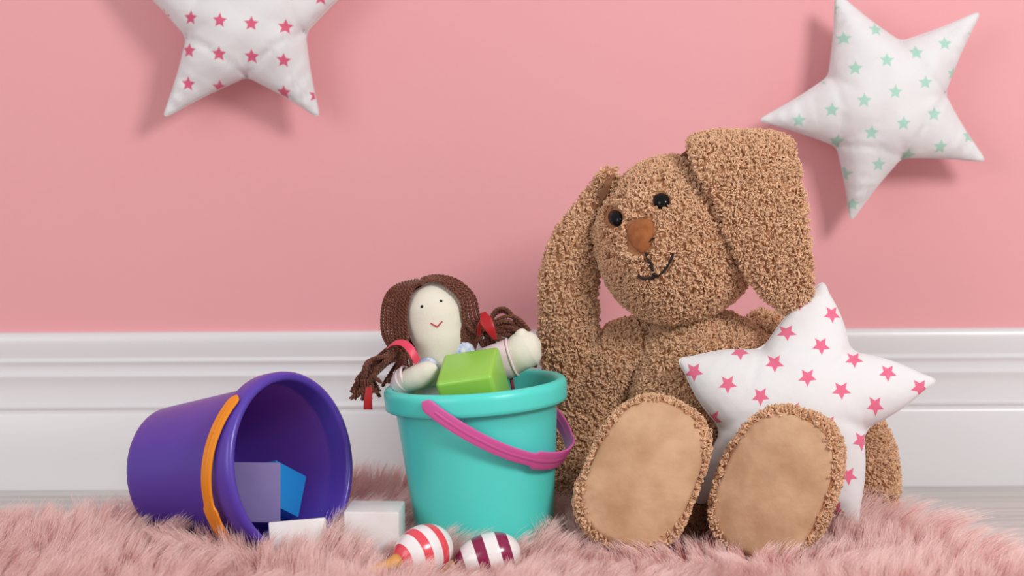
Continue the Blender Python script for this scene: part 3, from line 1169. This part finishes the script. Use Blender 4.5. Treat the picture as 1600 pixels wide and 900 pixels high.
def foot(cx, cy, Y, a, b, tilt, nrmdir, hip, label_, seed):
    """leg ending in an oval foot whose flat suede sole faces the camera"""
    C0 = np.array(at(cx, cy, Y))
    n = np.array(nrmdir, float)
    n /= np.linalg.norm(n)                                   # out of the sole
    up = np.array([math.sin(tilt), 0, math.cos(tilt)])
    up = up - n * up.dot(n)
    up /= np.linalg.norm(up)
    sd = np.cross(up, n)
    sd = sd if sd[0] > 0 else -sd
    seg = 72
    th = np.linspace(0, 2 * math.pi, seg, endpoint=False)
    pw = 2.75
    c, s = np.cos(th), np.sin(th)
    ex = np.sign(c) * np.abs(c) ** (2 / pw) * b
    ez = np.sign(s) * np.abs(s) ** (2 / pw) * a
    ex = ex * (1 - 0.07 * s)                                # a little wider at the heel
    prof = [(0.0, 0.015), (0.0, 0.5), (0.0, 0.90), (0.0, 0.955), (-0.0015, 0.98), (-0.005, 0.998), (-0.011, 1.0), (-0.019, 0.985), (-0.027, 0.93), (-0.036, 0.82), (-0.044, 0.66)]
    hipp = np.array(at(*hip))
    V = []
    for (dd, sc) in prof:
        V.append(C0 + n * dd + np.outer(ex * sc, sd) + np.outer(ez * sc, up))
    end = C0 - n * 0.044
    low = C0 - up * a * 0.20 - n * 0.060
    for f in np.linspace(0.15, 1, 8):
        ctr = (1 - f) ** 2 * end + 2 * f * (1 - f) * low + f * f * hipp
        rr = 0.66 * (1 - f) + 0.62 * f
        V.append(ctr + np.outer(ex / b * (b * 0.66 * (1 - f) + 0.031 * f), sd) + np.outer(ez / a * (a * 0.62 * (1 - f) + 0.031 * f), up))
    R = len(V)
    V = np.vstack(V)
    ctr = np.repeat(V.reshape(R, seg, 3).mean(1), seg, axis=0)
    amp = np.repeat(np.array([0, 0, 0, .0004, .0008] + [0.0016] * (R - 5)), seg)
    V = V + nrm(V - ctr) * (amp * wob(V, 90, seed))[:, None]
    F = []
    for i in range(R - 1):
        for j in range(seg):
            k2 = (j + 1) % seg
            F.append((i * seg + j, i * seg + k2, (i + 1) * seg + k2, (i + 1) * seg + j))
    F.append(list(range(seg))[::-1])
    F.append(list(range((R - 1) * seg, R * seg)))
    leg = mk('leg', V, F, M_plush, bun)

    def m(P, Nn):
        q = P - C0
        u, v = q @ sd, q @ up
        e = np.abs(u / (b * 0.965)) ** 2.3 + np.abs(v / (a * 0.96)) ** 2.3
        return ~((e < 1) & (q @ n > -0.004))
    curls(V, F, leg, mask=m, flip=flips(V, F, ctr))
    # sole
    Vs, Fs = [], []
    rs = np.linspace(0.02, 1, 16)
    rs = np.append(rs, 1.0)
    for i, r in enumerate(rs):
        hh = 0.0012 + 0.0055 * (1 - r ** 2.4)
        if i == len(rs) - 1:
            hh = -0.003
        row = C0 + n * hh + np.outer(ex * 0.955 * r, sd) + np.outer(ez * 0.95 * r, up)
        if 0 < i < len(rs) - 1:
            th2 = th
            puck = 0.0009 * np.sin(th2 * 23 + seed) * np.clip((r - 0.72) / 0.28, 0, 1) * (0.4 + 0.6 * (np.sin(th2 * 3 + seed) > 0))
            row = row + np.outer(puck + 0.0008 * wob(row, 60, seed + 3), n)
        Vs.append(row)
    Vs = np.vstack(Vs)
    for i in range(len(rs) - 1):
        for j in range(seg):
            k2 = (j + 1) % seg
            Fs.append((i * seg + j, i * seg + k2, (i + 1) * seg + k2, (i + 1) * seg + j))
    Fs.append(list(range(seg))[::-1])
    so = mk('sole', Vs, Fs, M_suede, leg)
    so['label'] = 'smooth tan suede sole'
    return C0


foot(1006, 741, 1.505, 0.0600, 0.0415, rad(24), (-0.06, -1, 0.16), (1075, 800, 1.60), '', 3)
foot(1209, 760, 1.500, 0.0600, 0.0420, rad(24), (-0.42, -1, 0.12), (1160, 805, 1.60), '', 5)

# ------------------------------------------------------------------ doll
DY = 1.575
KD = DY / FPX
doll = thing('rag_doll', tuple(Vector((at(690, 600, DY).x, DY, 0.02))),
             'rag doll with brown yarn pigtails and cream face in the turquoise bucket', 'doll')


def dsweep(name, pts, r, dr, m, parent=None, side=(1, 0, 0), seg=40, n=50, wv=0.0006, seed=1, caps=True):
    C = catmull([np.array(at(*p)) for p in pts], n)
    t = np.linspace(0, len(pts) - 1, n)
    A = np.interp(t, range(len(pts)), np.array(r) * KD)
    B = np.interp(t, range(len(pts)), np.array(dr) * KD)
    for _ in range(2):
        A[1:-1] = (A[:-2] + 2 * A[1:-1] + A[2:]) / 4
        B[1:-1] = (B[:-2] + 2 * B[1:-1] + B[2:]) / 4
    V, F = sweep(C, A, B, side=side, seg=seg, caps=caps)
    ctr = np.repeat(C, seg, axis=0)
    V = V + nrm(V - ctr) * (wv * wob(V, 120, seed))[:, None]
    return mk(name, V, F, m, parent or doll), V, F


hd, HV, HF = dsweep('head', [(664, 443, DY), (666, 447, DY), (669, 456, DY), (674, 472, DY), (679, 490, DY), (682, 506, DY), (685, 524, DY), (687, 542, DY), (688, 560, DY), (690, 580, DY), (691, 600, DY)],
                    [3, 20, 33, 44, 48, 48.5, 45, 38, 33, 34, 36], [3, 18, 27, 33, 35, 35, 33, 29, 26, 26, 26], M_face, seg=56, n=80)


from mathutils.bvhtree import BVHTree
BV = BVHTree.FromPolygons([tuple(v) for v in HV], [tuple(f) for f in HF])


def face_pt(px, py, lift=0.0004):
    d = ray(px, py).normalized()
    h = BV.ray_cast(CAM, d)
    return np.array(h[0] - d * lift) if h[0] is not None else np.array(at(px, py, DY - 0.015))


for (ex_, ey_) in ((659.5, 479), (689, 470.5)):
    p = face_pt(ex_, ey_, 0.0)
    v_, f_ = ellipsoid(p, (0.0012, 0.0006, 0.0013), 16, 10)
    mk('eye', v_, f_, M_thread, hd)
mm = []
for a_, b_ in (((673, 505), (683.5, 511)), ((683, 511), (691, 502))):
    C = np.array([face_pt(a_[0] + (b_[0] - a_[0]) * q, a_[1] + (b_[1] - a_[1]) * q) for q in np.linspace(0, 1, 8)])
    mm.append(sweep(C, [0.0003, .0006, .0008, .0009, .0009, .0008, .0007, .0004], 0.0005, seg=8))
mv, mf = join(mm)
mo = mk('mouth', mv, mf, M_red, hd)
mo['label'] = 'small red stitched mouth'

# dress and arms
dsweep('dress', [(691, 562, DY + .004), (691, 572, DY + .004), (692, 590, DY + .006), (700, 620, DY + .004), (722, 700, DY), (738, 790, DY - .006), (738, 805, DY - .006)], [30, 42, 50, 52, 52, 50, 16], [24, 30, 34, 36, 40, 40, 14], M_dress, seg=48)
cv = []
for pts, w in (([(656, 582, DY - .012), (662, 572, DY - .015), (672, 570, DY - .017), (682, 580, DY - .018)], [5, 11, 11, 7]), ([(712, 552, DY - .008), (722, 545, DY - .006), (733, 548, DY - .004), (740, 556, DY)], [5, 12, 11, 6])):
    C = catmull([np.array(at(*p)) for p in pts], 24)
    A = np.interp(np.linspace(0, 3, 24), range(4), np.array(w) * KD)
    cv.append(sweep(C, A, 0.0022, side=(0.1, 0, 1), seg=20))
v_, f_ = join(cv)
co = mk('collar', v_, f_, M_collar, doll)
co['label'] = 'white and blue patterned collar'
aL, _, _ = dsweep('arm', [(640, 625, DY), (634, 606, DY - .006), (636, 597, DY - .014), (645, 592, DY - .02), (658, 586, DY - .024), (672, 579, DY - .028), (680, 575, DY - .030), (683, 573.5, DY - .030)],
                  [14, 17, 18, 19, 20, 16, 9, 2], [14, 16, 18, 19, 20, 16, 9, 2], M_face, side=(0.3, 0, 1), seed=3)
dsweep('sleeve', [(655, 620, DY), (640, 615, DY - .004), (631, 606, DY - .008), (632, 597, DY - .012), (637, 592, DY - .016)], [20, 22, 22, 22, 21.5], [20, 21, 22, 22, 21.5], M_dress, side=(0.3, 0, 1), seed=4)
ar, _, _ = dsweep('arm', [(760, 572, DY - .004), (785, 563, DY - .006), (803, 557, DY - .008), (816, 549, DY - .010), (828, 543, DY - .010), (839, 538, DY - .010), (845, 536, DY - .010)],
                  [22, 24, 26, 29, 29, 20, 4], [22, 23, 24, 26, 26, 18, 4], M_face, side=(0.35, 0, 1), seed=5)
v_, f_ = ellipsoid(at(814, 527, DY - .012), (0.0058, 0.006, 0.0072), 28, 18, Matrix.Rotation(rad(20), 3, 'Y'))
tb = mk('thumb', v_, f_, M_face, ar)
dsweep('sleeve', [(725, 590, DY + .002), (745, 578, DY), (770, 569, DY - .004), (790, 562, DY - .007), (800, 558, DY - .008)], [26, 29, 30, 31, 31], [24, 27, 28, 28, 28], M_dress, side=(0.35, 0, 1), seed=6)
# rolled cuffs
for c_, n_, r_ in (((800, 558, DY - .008), (0.93, -.10, 0.30), 29.5), ((637, 592, DY - .016), (0.8, -.35, 0.35), 20.5)):
    c0 = np.array(at(*c_))
    n3 = np.array(n_) / np.linalg.norm(n_)
    s1 = np.cross(n3, [0, 1, 0])
    s1 /= np.linalg.norm(s1)
    s2 = np.cross(n3, s1)
    th = np.linspace(0, 2 * math.pi, 50)
    C = c0 + np.outer(np.cos(th), s1) * r_ * KD + np.outer(np.sin(th), s2) * r_ * KD * 0.92
    v_, f_ = sweep(C, 0.0011, 0.0011, seg=10, caps=False)
    mk('cuff', v_, f_, M_dress, doll)


def yarn(C, r=0.0015, pitch=0.0050):
    """two-ply twisted strand along C"""
    C = np.asarray(C)
    L = np.linalg.norm(np.diff(C, axis=0), axis=1).sum()
    n = max(8, int(L / 0.0009))
    C = catmull(C, n)
    T = nrm(np.gradient(C, axis=0))
    s = np.cross(T[0], [0.3, 1.0, 0.2])
    S = []
    for i in range(n):
        s = s - T[i] * np.dot(s, T[i])
        s = s / np.linalg.norm(s)
        S.append(s)
    S = np.array(S)
    U = np.cross(S, T)
    ph = np.linspace(0, 2 * math.pi * L / pitch, n) + rng.uniform(0, 6.3)
    out = []
    for k in (0, math.pi):
        Q = C + (S * np.cos(ph + k)[:, None] + U * np.sin(ph + k)[:, None]) * r * 0.60
        rr = np.full(n, r * 0.56)
        rr[0] = rr[-1] = r * 0.4
        out.append(sweep(Q, rr, rr, seg=6))
    return join(out)


def lerp(a, b, t):
    return np.array(a, float) * (1 - t) + np.array(b, float) * t


cap, _, _ = dsweep('hair', [(657, 444, DY + .020), (660, 452, DY + .021), (666, 472, DY + .022), (670, 500, DY + .022), (676, 530, DY + .020), (680, 548, DY + .018)], [6, 32, 54, 62, 54, 30], [6, 26, 36, 38, 30, 18], M_yarn_shade, seed=8)
cap['label'] = 'dark brown yarn hair parted in the middle'
cap['kind'] = 'stuff'
S_ = []
# left side: strands from the parting down to the left tie
for i in range(8):
    t = i / 7
    y0 = DY - .016 + .030 * t
    jit = lambda s=1.5: rng.normal(0, s, 2)
    pts = [lerp((660, 441, y0 + .002), (652, 437, y0 + .004), t), lerp((646, 449, DY - .013), (620, 446, DY - .004), t), lerp((637, 472, DY - .013), (603, 464, DY - .006), t),
           lerp((634, 500, DY - .012), (597, 494, DY - .006), t), lerp((637, 532, DY - .016), (599, 524, DY - .006), t), lerp((632, 548, DY - .012), (612, 548, DY - .006), t)]
    S_.append(yarn(np.array([np.array(at(*p)) for p in pts]), 0.00145))
# right side: over the crown and down to the right tie
for i in range(5):
    t = i / 4
    pts = [lerp((656, 443, DY - .016), (658, 436, DY + .006), t), lerp((680, 438, DY - .013), (682, 431, DY - .000), t), lerp((702, 449, DY - .013), (714, 438, DY - .004), t),
           lerp((721, 470, DY - .013), (740, 462, DY - .006), t), lerp((725, 500, DY - .011), (748, 492, DY - .006), t), lerp((742, 518, DY - .012), (756, 508, DY - .006), t), (762, 512, DY - .004)]
    S_.append(yarn(np.array([np.array(at(*p)) for p in pts]), 0.00145))
# hair that hangs behind the neck on the right
for i in range(9):
    t = i / 8
    pts = [lerp((728, 500, DY - .010), (752, 500, DY - .002), t), lerp((722, 520, DY - .009), (752, 520, DY), t), lerp((720, 538, DY - .006), (744, 536, DY), t), lerp((726, 546, DY - .004), (737, 556, DY), t)]
    S_.append(yarn(np.array([np.array(at(*p)) for p in pts]), 0.0017))
v_, f_ = join(S_)
hs_ = mk('yarn_strands', v_, f_, M_yarn, cap)
hs_['kind'] = 'stuff'
# left pigtail
S_ = []
ends = [(549, 614), (556, 610), (563, 618), (566, 608), (572, 620), (577, 612), (568, 600), (558, 598), (582, 606), (590, 596), (576, 622), (596, 612), (561, 616), (571, 596)]
for i in range(34):
    e = ends[i % len(ends)]
    t = rng.random()
    a = (622 + rng.normal(0, 5), 548 + rng.normal(0, 6), DY - .010 + rng.normal(0, .004))
    b_ = (lerp((600, 553), (598, 574), t)[0] + rng.normal(0, 3), lerp((600, 553), (598, 574), t)[1] + rng.normal(0, 3), DY - .012 + rng.normal(0, .005))
    c_ = (lerp((572, 563), (582, 590), t)[0] + rng.normal(0, 3), lerp((572, 566), (582, 592), t)[1] + rng.normal(0, 3), DY - .012 + rng.normal(0, .005))
    e = (e[0] + rng.normal(0, 3), e[1] + rng.normal(0, 5), DY - .010 + rng.normal(0, .006))
    S_.append(yarn(np.array([np.array(at(*p)) for p in (a, b_, c_, e)]), 0.0016))
for i in range(16):                                          # the fuller inner half, down to the rim
    a = (626 + rng.normal(0, 5), 552 + rng.normal(0, 6), DY - .008 + rng.normal(0, .003))
    b_ = (625 + rng.normal(0, 8), 574 + rng.normal(0, 4), DY - .008 + rng.normal(0, .004))
    e = (618 + rng.normal(0, 12), 598 + rng.normal(0, 4), DY - .006 + rng.normal(0, .004))
    S_.append(yarn(np.array([np.array(at(*p)) for p in (a, b_, e)]), 0.0016))
v_, f_ = join(S_)
pg = mk('pigtail', v_, f_, M_yarn, doll)
pg['kind'] = 'stuff'
# right pigtail
S_ = []
for i in range(24):
    t = rng.random()
    k_ = rng.random()
    a = (762 + rng.normal(0, 2), 512 + rng.normal(0, 6), DY + .002 + rng.normal(0, .003))
    b_ = (785 + rng.normal(0, 3), 500 + 34 * t + rng.normal(0, 1), DY + .004 + rng.normal(0, .004))
    c_ = (808 + rng.normal(0, 3), 508 + 26 * t, DY + .006 + rng.normal(0, .004))
    e = (828 + rng.normal(0, 3), 526 + 20 * t, DY + .008 + rng.normal(0, .003))
    S_.append(yarn(np.array([np.array(at(*p)) for p in (a, b_, c_, e)]), 0.0016))
for k_ in range(2):                                          # standing loops
    z_ = DY + .002 + k_ * .003
    pts = [(766, 508, z_), (768 + k_, 495 + 3 * k_, z_), (776, 484 + 5 * k_, z_), (788, 482 + 5 * k_, z_), (797, 488 + 5 * k_, z_), (804, 498, z_), (816, 510, z_), (826, 520, z_)]
    S_.append(yarn(np.array([np.array(at(*p)) for p in pts]), 0.0016))
pts = [(765, 510, DY), (782, 497, DY - .001), (800, 494, DY), (815, 502, DY), (828, 517, DY + .002)]
S_.append(yarn(np.array([np.array(at(*p)) for p in pts]), 0.0016))
for i in range(12):                                          # strands that fall under the sleeve
    a = (757 + rng.normal(0, 4), 516 + rng.normal(0, 4), DY + .003)
    b_ = (764 + rng.normal(0, 9), 534 + rng.normal(0, 4), DY + .006)
    e = (772 + rng.normal(0, 12), 552 + rng.normal(0, 4), DY + .010)
    S_.append(yarn(np.array([np.array(at(*p)) for p in (a, b_, e)]), 0.0016))
for i in range(6):
    a = (826 + rng.normal(0, 2), 548, DY + .012)
    e = (832 + rng.normal(0, 6), 572 + rng.normal(0, 3), DY + .010)
    S_.append(yarn(np.array([np.array(at(*p)) for p in (a, lerp(a, e, .5) + np.array([3, 0, 0]), e)]), 0.0015))
v_, f_ = join(S_)
pg2 = mk('pigtail', v_, f_, M_yarn, doll)
pg2['kind'] = 'stuff'


def ribbon(name, pts, w, m, side, parent, label=None, n=40):
    C = catmull([np.array(at(*p)) for p in pts], n)
    A = np.interp(np.linspace(0, 1, n), np.linspace(0, 1, len(w)), np.array(w) * KD)
    for _ in range(8):
        A[1:-1] = (A[:-2] + 2 * A[1:-1] + A[2:]) / 4
    v_, f_ = sweep(C, A, 0.00035, side=side, seg=10, power=4)
    o = mk(name, v_, f_, m, parent)
    if label:
        o['label'] = label
    return o


ribbon('ribbon', [(606, 543, DY - .016), (616, 536, DY - .022), (630, 536, DY - .026), (641, 545, DY - .029), (648, 557, DY - .030), (653, 566, DY - .028)], [4, 5, 6, 7, 7, 7], M_ribbon, (0.55, 0.5, 0.75), pg, 'pinkish red satin ribbon')
ribbon('ribbon', [(574, 596, DY - .012), (576, 610, DY - .014), (575, 624, DY - .015), (575, 640, DY - .015)], [5, 6, 6.5, 7], M_ribbon_d, (1, -0.1, 0), pg)
ribbon('ribbon', [(755, 488, DY - .016), (759, 500, DY - .020), (766, 514, DY - .022), (774, 530, DY - .020)], [4, 10, 8, 2.5], M_ribbon_d, (1, 0.1, 0.35), pg2, 'dark red satin ribbon')
ribbon('ribbon', [(757, 496, DY - .012), (750, 508, DY - .014), (748, 524, DY - .012)], [3, 4, 3], M_ribbon_d, (1, 0.1, 0.35), pg2)
ribbon('ribbon', [(796, 570, DY - .004), (798, 586, DY - .006), (801, 604, DY - .008), (803, 615, DY - .008)], [3, 3, 3, 3], M_ribbon_m, (1, 0.1, 0.1), pg2)

# ------------------------------------------------------------------ the fur rug
rug_poly = np.array([(-0.70, 1.585), (-0.60, 1.600), (-0.45, 1.600), (-0.33, 1.610), (-0.26, 1.665), (-0.20, 1.725), (-0.13, 1.745), (-0.02, 1.750), (0.10, 1.755), (0.20, 1.745),
                     (0.275, 1.700), (0.305, 1.635), (0.325, 1.575), (0.348, 1.50), (0.372, 1.43), (0.392, 1.36), (0.40, 1.26), (0.37, 1.16), (0.20, 1.10), (-0.20, 1.08), (-0.58, 1.10), (-0.70, 1.2), (-0.74, 1.4)])
rp = catmull(np.vstack([rug_poly, rug_poly[:1]]), 200)[:-1]
rug = thing('fur_rug', (0, 1.4, 0), 'shaggy pink faux fur rug under all the toys', 'rug')
rc = rp.mean(0)
Vr = np.vstack([np.column_stack([rp, np.full(len(rp), 0.0005)]), np.column_stack([rc + (rp - rc) * 0.985, np.full(len(rp), 0.0045)]), [[rc[0], rc[1], 0.005]]])
n = len(rp)
Fr = []
for j in range(n):
    k2 = (j + 1) % n
    Fr += [(j, k2, n + k2, n + j), (n + j, n + k2, 2 * n)]
mk('rug_backing', Vr, Fr, M_rugback, rug)


def inside(poly, P):
    ins = np.zeros(len(P), bool)
    for i in range(len(poly)):
        a, b = poly[i], poly[(i + 1) % len(poly)]
        c = (a[1] > P[:, 1]) != (b[1] > P[:, 1])
        xx = (b[0] - a[0]) * (P[:, 1] - a[1]) / (b[1] - a[1] + 1e-12) + a[0]
        ins ^= c & (P[:, 0] < xx)
    return ins


def make_fur(nst):
    P = np.column_stack([rng.uniform(-0.76, 0.42, nst), rng.uniform(1.06, 1.78, nst)])
    P = P[inside(rc + (rp - rc) * 0.992, P)]
    # keep clear of what presses the pile down
    gone = np.zeros(len(P), bool)

    def ell(cx, cy, rx, ry, ang=0):
        d = P - np.array([cx, cy])
        c, s = math.cos(ang), math.sin(ang)
        u, v = d[:, 0] * c + d[:, 1] * s, -d[:, 0] * s + d[:, 1] * c
        return (u / rx) ** 2 + (v / ry) ** 2 < 1
    gone |= ell(base_t.x, base_t.y, 0.058, 0.058)
    mid = (rimc + base_p) / 2
    gone |= ell(mid.x, mid.y, 0.070, 0.036, math.atan2(ax.y, ax.x))
    gone |= ell(rimc.x, rimc.y, 0.018, 0.045, math.atan2(ax.y, ax.x))
    h2 = np.array([ax.x, ax.y]) / math.hypot(ax.x, ax.y)
    dd = P - np.array([base_p.x, base_p.y])
    al, la = dd @ h2, dd @ np.array([-h2[1], h2[0]])
    gone |= (al > 0.02) & (al < 0.145) & (np.abs(la) < 0.046)
    b1 = at(586, 830, 1.512)
    gone |= ell(b1.x, 1.512, 0.027, 0.026)
    b2 = at(468, 840, 1.512)
    gone |= ell(b2.x, 1.512, 0.025, 0.024)
    for q in ((1007, 1.530, .042, .030), (1215, 1.525, .042, .030), (1114, 1.63, .075, .062), (905, 1.652, .030, .028), (1356, 1.648, .026, .026), (1080, 1.58, .05, .04), (1160, 1.58, .05, .04)):
        gone |= ell((q[0] - 800) / FPX * q[1], q[1], q[2], q[3])
    for q in ((664, 1.452, .019, .012, .3), (764, 1.462, .022, .012, .1)):
        gone |= ell((q[0] - 800) / FPX * q[1], q[1], q[2], q[3], q[4])
    gone |= ell((660 - 800) / FPX * 1.452 - 0.026, 1.452 - 0.024, 0.022, 0.010, 0.7)
    P = P[~gone]
    n = len(P)
    # clumps
    cs = 0.012
    g = np.floor(P / cs).astype(int)
    best = np.full(n, 9.0)
    cen = np.zeros((n, 2))
    cid = np.zeros(n)
    for dx in (-1, 0, 1):
        for dy in (-1, 0, 1):
            q = g + np.array([dx, dy])
            h = np.sin(q[:, 0] * 127.1 + q[:, 1] * 311.7) * 43758.5453
            h2 = np.sin(q[:, 0] * 269.5 + q[:, 1] * 183.3) * 28001.83
            c = (q + np.column_stack([h - np.floor(h), h2 - np.floor(h2)])) * cs
            d = np.linalg.norm(P - c, axis=1)
            m = d < best
            best[m] = d[m]
            cen[m] = c[m]
            cid[m] = (h - np.floor(h))[m]
    # lie of the pile: slow swirls
    a1 = wob(cen, 16, 21) * 1.5 + wob(cen, 42, 22) * 0.9 + 0.2
    lean = 0.26 + 0.16 * wob(cen, 30, 23)
    lx = np.cos(a1) * lean
    ly = -np.abs(np.sin(a1)) * lean * 0.5 + 0.1 * wob(cen, 25, 24)
    lx = lx + 0.22 * (cid - .5) + rng.normal(0, 0.055, n)
    ly = ly + 0.14 * (cid - .5) + rng.normal(0, 0.06, n)
    ln = 0.047 * (1 + 0.13 * wob(cen, 50, 25) + 0.22 * (cid - 0.5)) * rng.uniform(0.72, 1.08, n)
    # around the maracas and right in front the pile is flatter
    mx_, my_ = (712 - 800) / FPX * 1.45, 1.455
    dm = np.sqrt(((P[:, 0] - mx_) / 0.075) ** 2 + ((P[:, 1] - my_ + 0.02) / 0.06) ** 2)
    flat = np.exp(-dm ** 2)
    ln *= 1 - 0.42 * flat
    ln *= 1 - 0.42 * np.exp(-np.abs((P[:, 0] - 0.145) / 0.125) ** 4 - ((P[:, 1] - 1.455) / 0.06) ** 2)
    edge = ~inside(rc + (rp - rc) * 0.955, P)
    outd = nrm(P - rc)
    lx[edge] += outd[edge, 0] * 0.35
    ly[edge] += outd[edge, 1] * 0.35
    K = 7
    s = np.linspace(0, 1, K)[None, :]
    up = ln[:, None] * (s - 0.16 * s ** 3 - 0.20 * (np.hypot(lx, ly)[:, None]) * s ** 2)
    hx = (lx * ln)[:, None] * (0.55 * s + 0.75 * s ** 2.2)
    hy = (ly * ln)[:, None] * (0.55 * s + 0.75 * s ** 2.2)
    pull = 0.62 * s ** 1.4
    X = P[:, 0:1] + (cen[:, 0:1] - P[:, 0:1]) * pull + hx
    Y = P[:, 1:2] + (cen[:, 1:2] - P[:, 1:2]) * pull + hy
    wig = rng.normal(0, 0.0004, (n, K)) * s
    Z = 0.004 + up
    pts = np.stack([X + wig, Y + rng.normal(0, 0.0004, (n, K)) * s, Z], -1)
    R = 0.00014 * np.array([1.0, 1.0, 1.0, 0.9, 0.75, 0.5, 0.15])
    return pts, R


pts, R = make_fur(350000)
fur = hair_object('fur_pile', pts, R, M_rugfur, rug)
fur['label'] = 'long pale pink fur'
